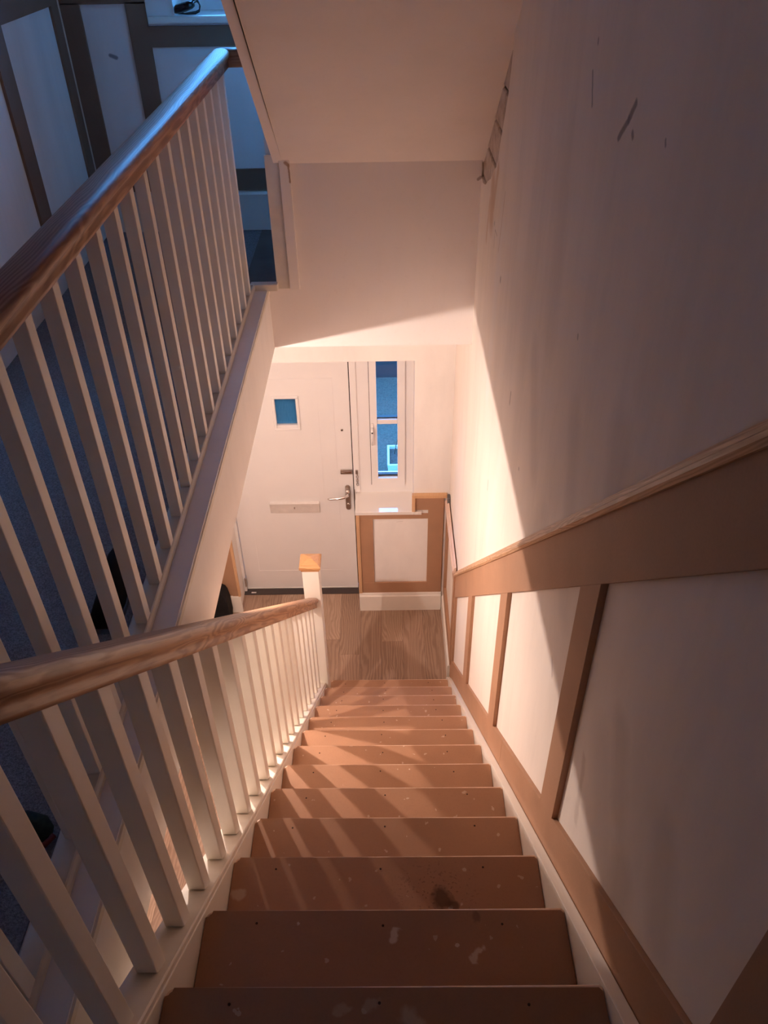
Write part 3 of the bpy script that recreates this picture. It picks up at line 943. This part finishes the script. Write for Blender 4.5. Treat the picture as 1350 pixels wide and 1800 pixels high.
cx, cy = (NX0 + NX1) / 2, (NY0 + NY1) / 2
bm = bmesh.new()
lv = []
for hs, z in ((0.050, 1.286), (0.050, 1.298), (0.057, 1.302), (0.0575, 1.318), (0.053, 1.324), (0.049, 1.326), (0.047, 1.330), (0.006, 1.346)):
    lv.append([bm.verts.new((cx + a * hs, cy + b * hs, z)) for a, b in ((-1, -1), (1, -1), (1, 1), (-1, 1))])
for r0, r1 in zip(lv, lv[1:]):
    for q in range(4):
        bm.faces.new((r0[q], r0[(q + 1) % 4], r1[(q + 1) % 4], r1[q]))
bm.faces.new(list(reversed(lv[0])))
bm.faces.new(lv[-1])
cp = finish('newel_cap', bm, M['oak_cap'], nw)
cp['label'] = 'square oak pyramid cap'

# ================================================================== LANDING BALUSTRADE
lbal = empty('landing_balustrade', (-0.6, 1.5, FL), 'white landing balustrade with level dark oak handrail beside the carpet', 'balustrade')
LBZ = FL + 0.020
lp = [(-0.030, -0.027), (0.016, -0.027), (0.020, -0.018), (0.0205, -0.004), (0.017, 0.004), (0.014, 0.006), (0.0145, -0.001), (-0.0275, -0.001), (-0.030, -0.004)]
sweep('base_rail', lp, [(-0.600, 0.335, LBZ), (-0.600, 3.405, LBZ)], M['paint_base'], lbal, False)
box('base_rail', -0.600, -0.480, 3.385, 3.424, FL - 0.007, LBZ + 0.004, M['paint_base'], lbal, 0.003)
LP = 0.1379
y = 1.485 - LP * 8
RB = EYE - 0.545
while y < 3.36:
    box('baluster', -0.6155, -0.5855, y, y + 0.030, LBZ - 0.001, RB + 0.004, M['paint_baluster'], lbal, 0.002, 2)
    y += LP
land_prof = [(s, u * 0.062 / 0.081) for s, u in rail_prof]
sweep('handrail', land_prof, [(-0.600, -0.2, RB), (-0.600, 1.5, RB), (-0.600, 3.395, RB)], M['oak_land'], lbal)
sweep('handrail_return', land_prof, [(-0.612, 3.395, RB), (-0.484, 3.395, RB)], M['oak_x'], lbal, True, 1)

# ================================================================== HALL CEILING LAMP (under the landing, out of view)
LXP, LYP, LZP = -0.917, 2.349, 2.418
lamp = empty('ceiling_lamp', (LXP, LYP, HC), 'bare glowing bulb in a white holder under the landing, lighting the hall', 'lamp')
lathe('ceiling_rose', [(0.045, 0.0), (0.043, -0.010), (0.026, -0.016)], (LXP, LYP, HC), 2, M['upvc'], lamp)
lathe('bulb_holder', [(0.017, -0.014), (0.018, -0.035), (0.015, -0.040)], (LXP, LYP, HC), 2, M['upvc'], lamp)
kb = NT('bulb_glow', 0.3)
kb.color((0.9, 0.85, 0.8))
kb.b.inputs['Emission Color'].default_value = (LAMP_COLOR[0], LAMP_COLOR[1], LAMP_COLOR[2], 1)
kb.b.inputs['Emission Strength'].default_value = 12
lathe('bulb', [(0.010, -0.038), (0.013, -0.045), (0.018, -0.055)], (LXP, LYP, HC), 2, kb.m, lamp)
ld = bpy.data.lights.new('bulb_light', 'POINT')
ld.energy = LAMP_POWER
ld.color = LAMP_COLOR
ld.shadow_soft_size = 0.010
lo_ = bpy.data.objects.new('bulb_light', ld)
C.objects.link(lo_)
lo_.location = (0, 0, LZP - HC)
lo_.parent = lamp

# ================================================================== LOOSE THINGS
# black bag by the hall panelling left of the door
bm = bmesh.new()
pts = [(-1.30, 0.0), (-1.155, 0.0), (-1.150, 0.06), (-1.153, 0.19), (-1.160, 0.265), (-1.172, 0.295), (-1.195, 0.311), (-1.25, 0.315), (-1.30, 0.308)]
bag = prism('black_bag', pts, 1, 4.035, 4.145, M['black'], None, 0.012)
tag(bag, 'black round-topped bag standing on the hall floor left of the front door', 'bag')

# item on the landing window sill
sg = empty('sunglasses', (-0.87, 4.19, 3.752), 'black glossy folded sunglasses lying on the landing window sill', 'sunglasses')
bm = bmesh.new()
def blob(bm, pts, seg=12):
    rings = []
    for (x, y, z, rx, rz) in pts:
        rings.append([bm.verts.new((x, y + rx * math.cos(2 * math.pi * q / seg), z + rz * math.sin(2 * math.pi * q / seg))) for q in range(seg)])
    for r0, r1 in zip(rings, rings[1:]):
        for q in range(seg):
            f = bm.faces.new((r0[q], r1[q], r1[(q + 1) % seg], r0[(q + 1) % seg]))
            f.smooth = True
    bm.faces.new(rings[0])
    bm.faces.new(list(reversed(rings[-1])))
blob(bm, [(-0.925, 4.172, 3.772, 0.008, 0.012), (-0.915, 4.170, 3.776, 0.018, 0.018), (-0.89, 4.168, 3.781, 0.021, 0.019), (-0.86, 4.168, 3.788, 0.021, 0.018), (-0.84, 4.172, 3.792, 0.018, 0.014), (-0.832, 4.176, 3.793, 0.008, 0.008)])
finish('lens', bm, M['black_gloss'], sg)
tube('temple', [(-0.845, 4.17, 3.80), (-0.828, 4.172, 3.812), (-0.815, 4.178, 3.806), (-0.81, 4.184, 3.785), (-0.817, 4.186, 3.764), (-0.835, 4.184, 3.757), (-0.87, 4.18, 3.757), (-0.91, 4.176, 3.760)], 0.0035, M['black_gloss'], sg)
tube('temple', [(-0.84, 4.18, 3.797), (-0.822, 4.185, 3.803), (-0.813, 4.195, 3.79), (-0.818, 4.20, 3.77), (-0.835, 4.20, 3.762), (-0.88, 4.195, 3.758)], 0.003, M['black_gloss'], sg)

# things lying on the landing carpet, glimpsed between the balusters
bg1 = empty('cloth_bag', (-0.70, 0.84, FL), 'dark green cloth bag with red strap on landing carpet', 'bag')
bm = bmesh.new()
blob(bm, [(-0.76, 0.83, FL + 0.012, 0.012, 0.010), (-0.74, 0.825, FL + 0.018, 0.028, 0.017), (-0.70, 0.822, FL + 0.020, 0.032, 0.019), (-0.665, 0.818, FL + 0.016, 0.028, 0.015), (-0.650, 0.815, FL + 0.010, 0.014, 0.008)])
finish('body', bm, M['bag_green'], bg1)
tube('strap', [(-0.70, 0.785, FL + 0.008), (-0.675, 0.782, FL + 0.009), (-0.655, 0.79, FL + 0.009), (-0.644, 0.81, FL + 0.008)], 0.006, M['red'], bg1)
shoe = empty('black_shoe', (-0.70, 1.42, FL), 'black shoe on landing carpet seen between two balusters', 'shoe')
bm = bmesh.new()
bm_box(bm, -0.735, -0.655, 1.33, 1.56, FL, FL + 0.016)
finish('sole', bm, M['grey'], shoe, 0.006)
bm = bmesh.new()
rings = []
for yy, w_, h_ in ((1.335, 0.020, 0.020), (1.36, 0.034, 0.038), (1.42, 0.036, 0.050), (1.47, 0.032, 0.075), (1.53, 0.032, 0.085), (1.555, 0.026, 0.080)):
    rings.append([bm.verts.new((-0.695 + w_ * math.cos(math.pi * q / 8), yy, FL + 0.014 + h_ * math.sin(math.pi * q / 8) ** 0.7)) for q in range(9)])
for r0, r1 in zip(rings, rings[1:]):
    for q in range(8):
        f = bm.faces.new((r0[q], r1[q], r1[q + 1], r0[q + 1]))
        f.smooth = True
bm.faces.new(rings[0])
bm.faces.new(list(reversed(rings[-1])))
for r0, r1 in zip(rings, rings[1:]):
    bm.faces.new((r0[0], r0[-1], r1[-1], r1[0]))
finish('upper', bm, M['black'], shoe)

# ================================================================== OUTSIDE
gr = struct(box('ground', -60, 60, 4.57, 40, -0.20, -0.05, M['gravel']), 'speckled driveway outside the front door', 'ground')
struct(box('road', -60, 60, 40, 220, -0.20, -0.05, plain('road_tarmac', (0.028, 0.026, 0.024), 0.9, 0.1, vary=0.2, scale=2)), 'dark tarmac road beyond the driveway', 'road')
gw = struct(box('wall_garden', -14, 14, 7.75, 8.0, -0.05, 1.5, M['render']), 'dark low boundary wall across the driveway', 'wall')
plt = empty('planter', (0.17, 5.73, -0.05), 'white plastic trough planter on the driveway seen through the side window', 'planter')
x0, x1, y0, y1, zt = -0.010, 0.40, 5.585, 5.895, 0.30
bm = bmesh.new()
ti, bi = 0.018, 0.03
outer_t = [(x0, y0), (x1, y0), (x1, y1), (x0, y1)]
outer_b = [(x0 + bi, y0 + bi), (x1 - bi, y0 + bi), (x1 - bi, y1 - bi), (x0 + bi, y1 - bi)]
inn = [(x0 + ti, y0 + ti), (x1 - ti, y0 + ti), (x1 - ti, y1 - ti), (x0 + ti, y1 - ti)]
vb = [bm.verts.new((a, b, -0.05)) for a, b in outer_b]
vt = [bm.verts.new((a, b, zt)) for a, b in outer_t]
vi = [bm.verts.new((a, b, zt)) for a, b in inn]
vd = [bm.verts.new((a, b, zt - 0.06)) for a, b in inn]
for A_, B_ in ((vb, vt), (vt, vi), (vi, vd)):
    for q in range(4):
        bm.faces.new((A_[q], A_[(q + 1) % 4], B_[(q + 1) % 4], B_[q]))
bm.faces.new(list(reversed(vb)))
bm.faces.new(vd)
finish('trough', bm, M['planter'], plt)
bm = bmesh.new()
bm_box(bm, x0 + ti, x1 - ti, y0 + ti, y1 - ti, zt - 0.058, zt - 0.030)
finish('soil', bm, M['soil'], plt)
for a in ((0.05, 5.80, 0.06, 0.10), (0.12, 5.72, -0.03, 0.06), (0.2, 5.78, 0.05, 0.05), (0.09, 5.64, -0.04, 0.02)):
    tube('twig', [(a[0], a[1], zt - 0.04), (a[0] + a[2] * 0.5, a[1] + a[3] * 0.5, zt + 0.10), (a[0] + a[2], a[1] + a[3], zt + 0.20)], [0.004, 0.003, 0.0015], M['twig'], plt, 6)
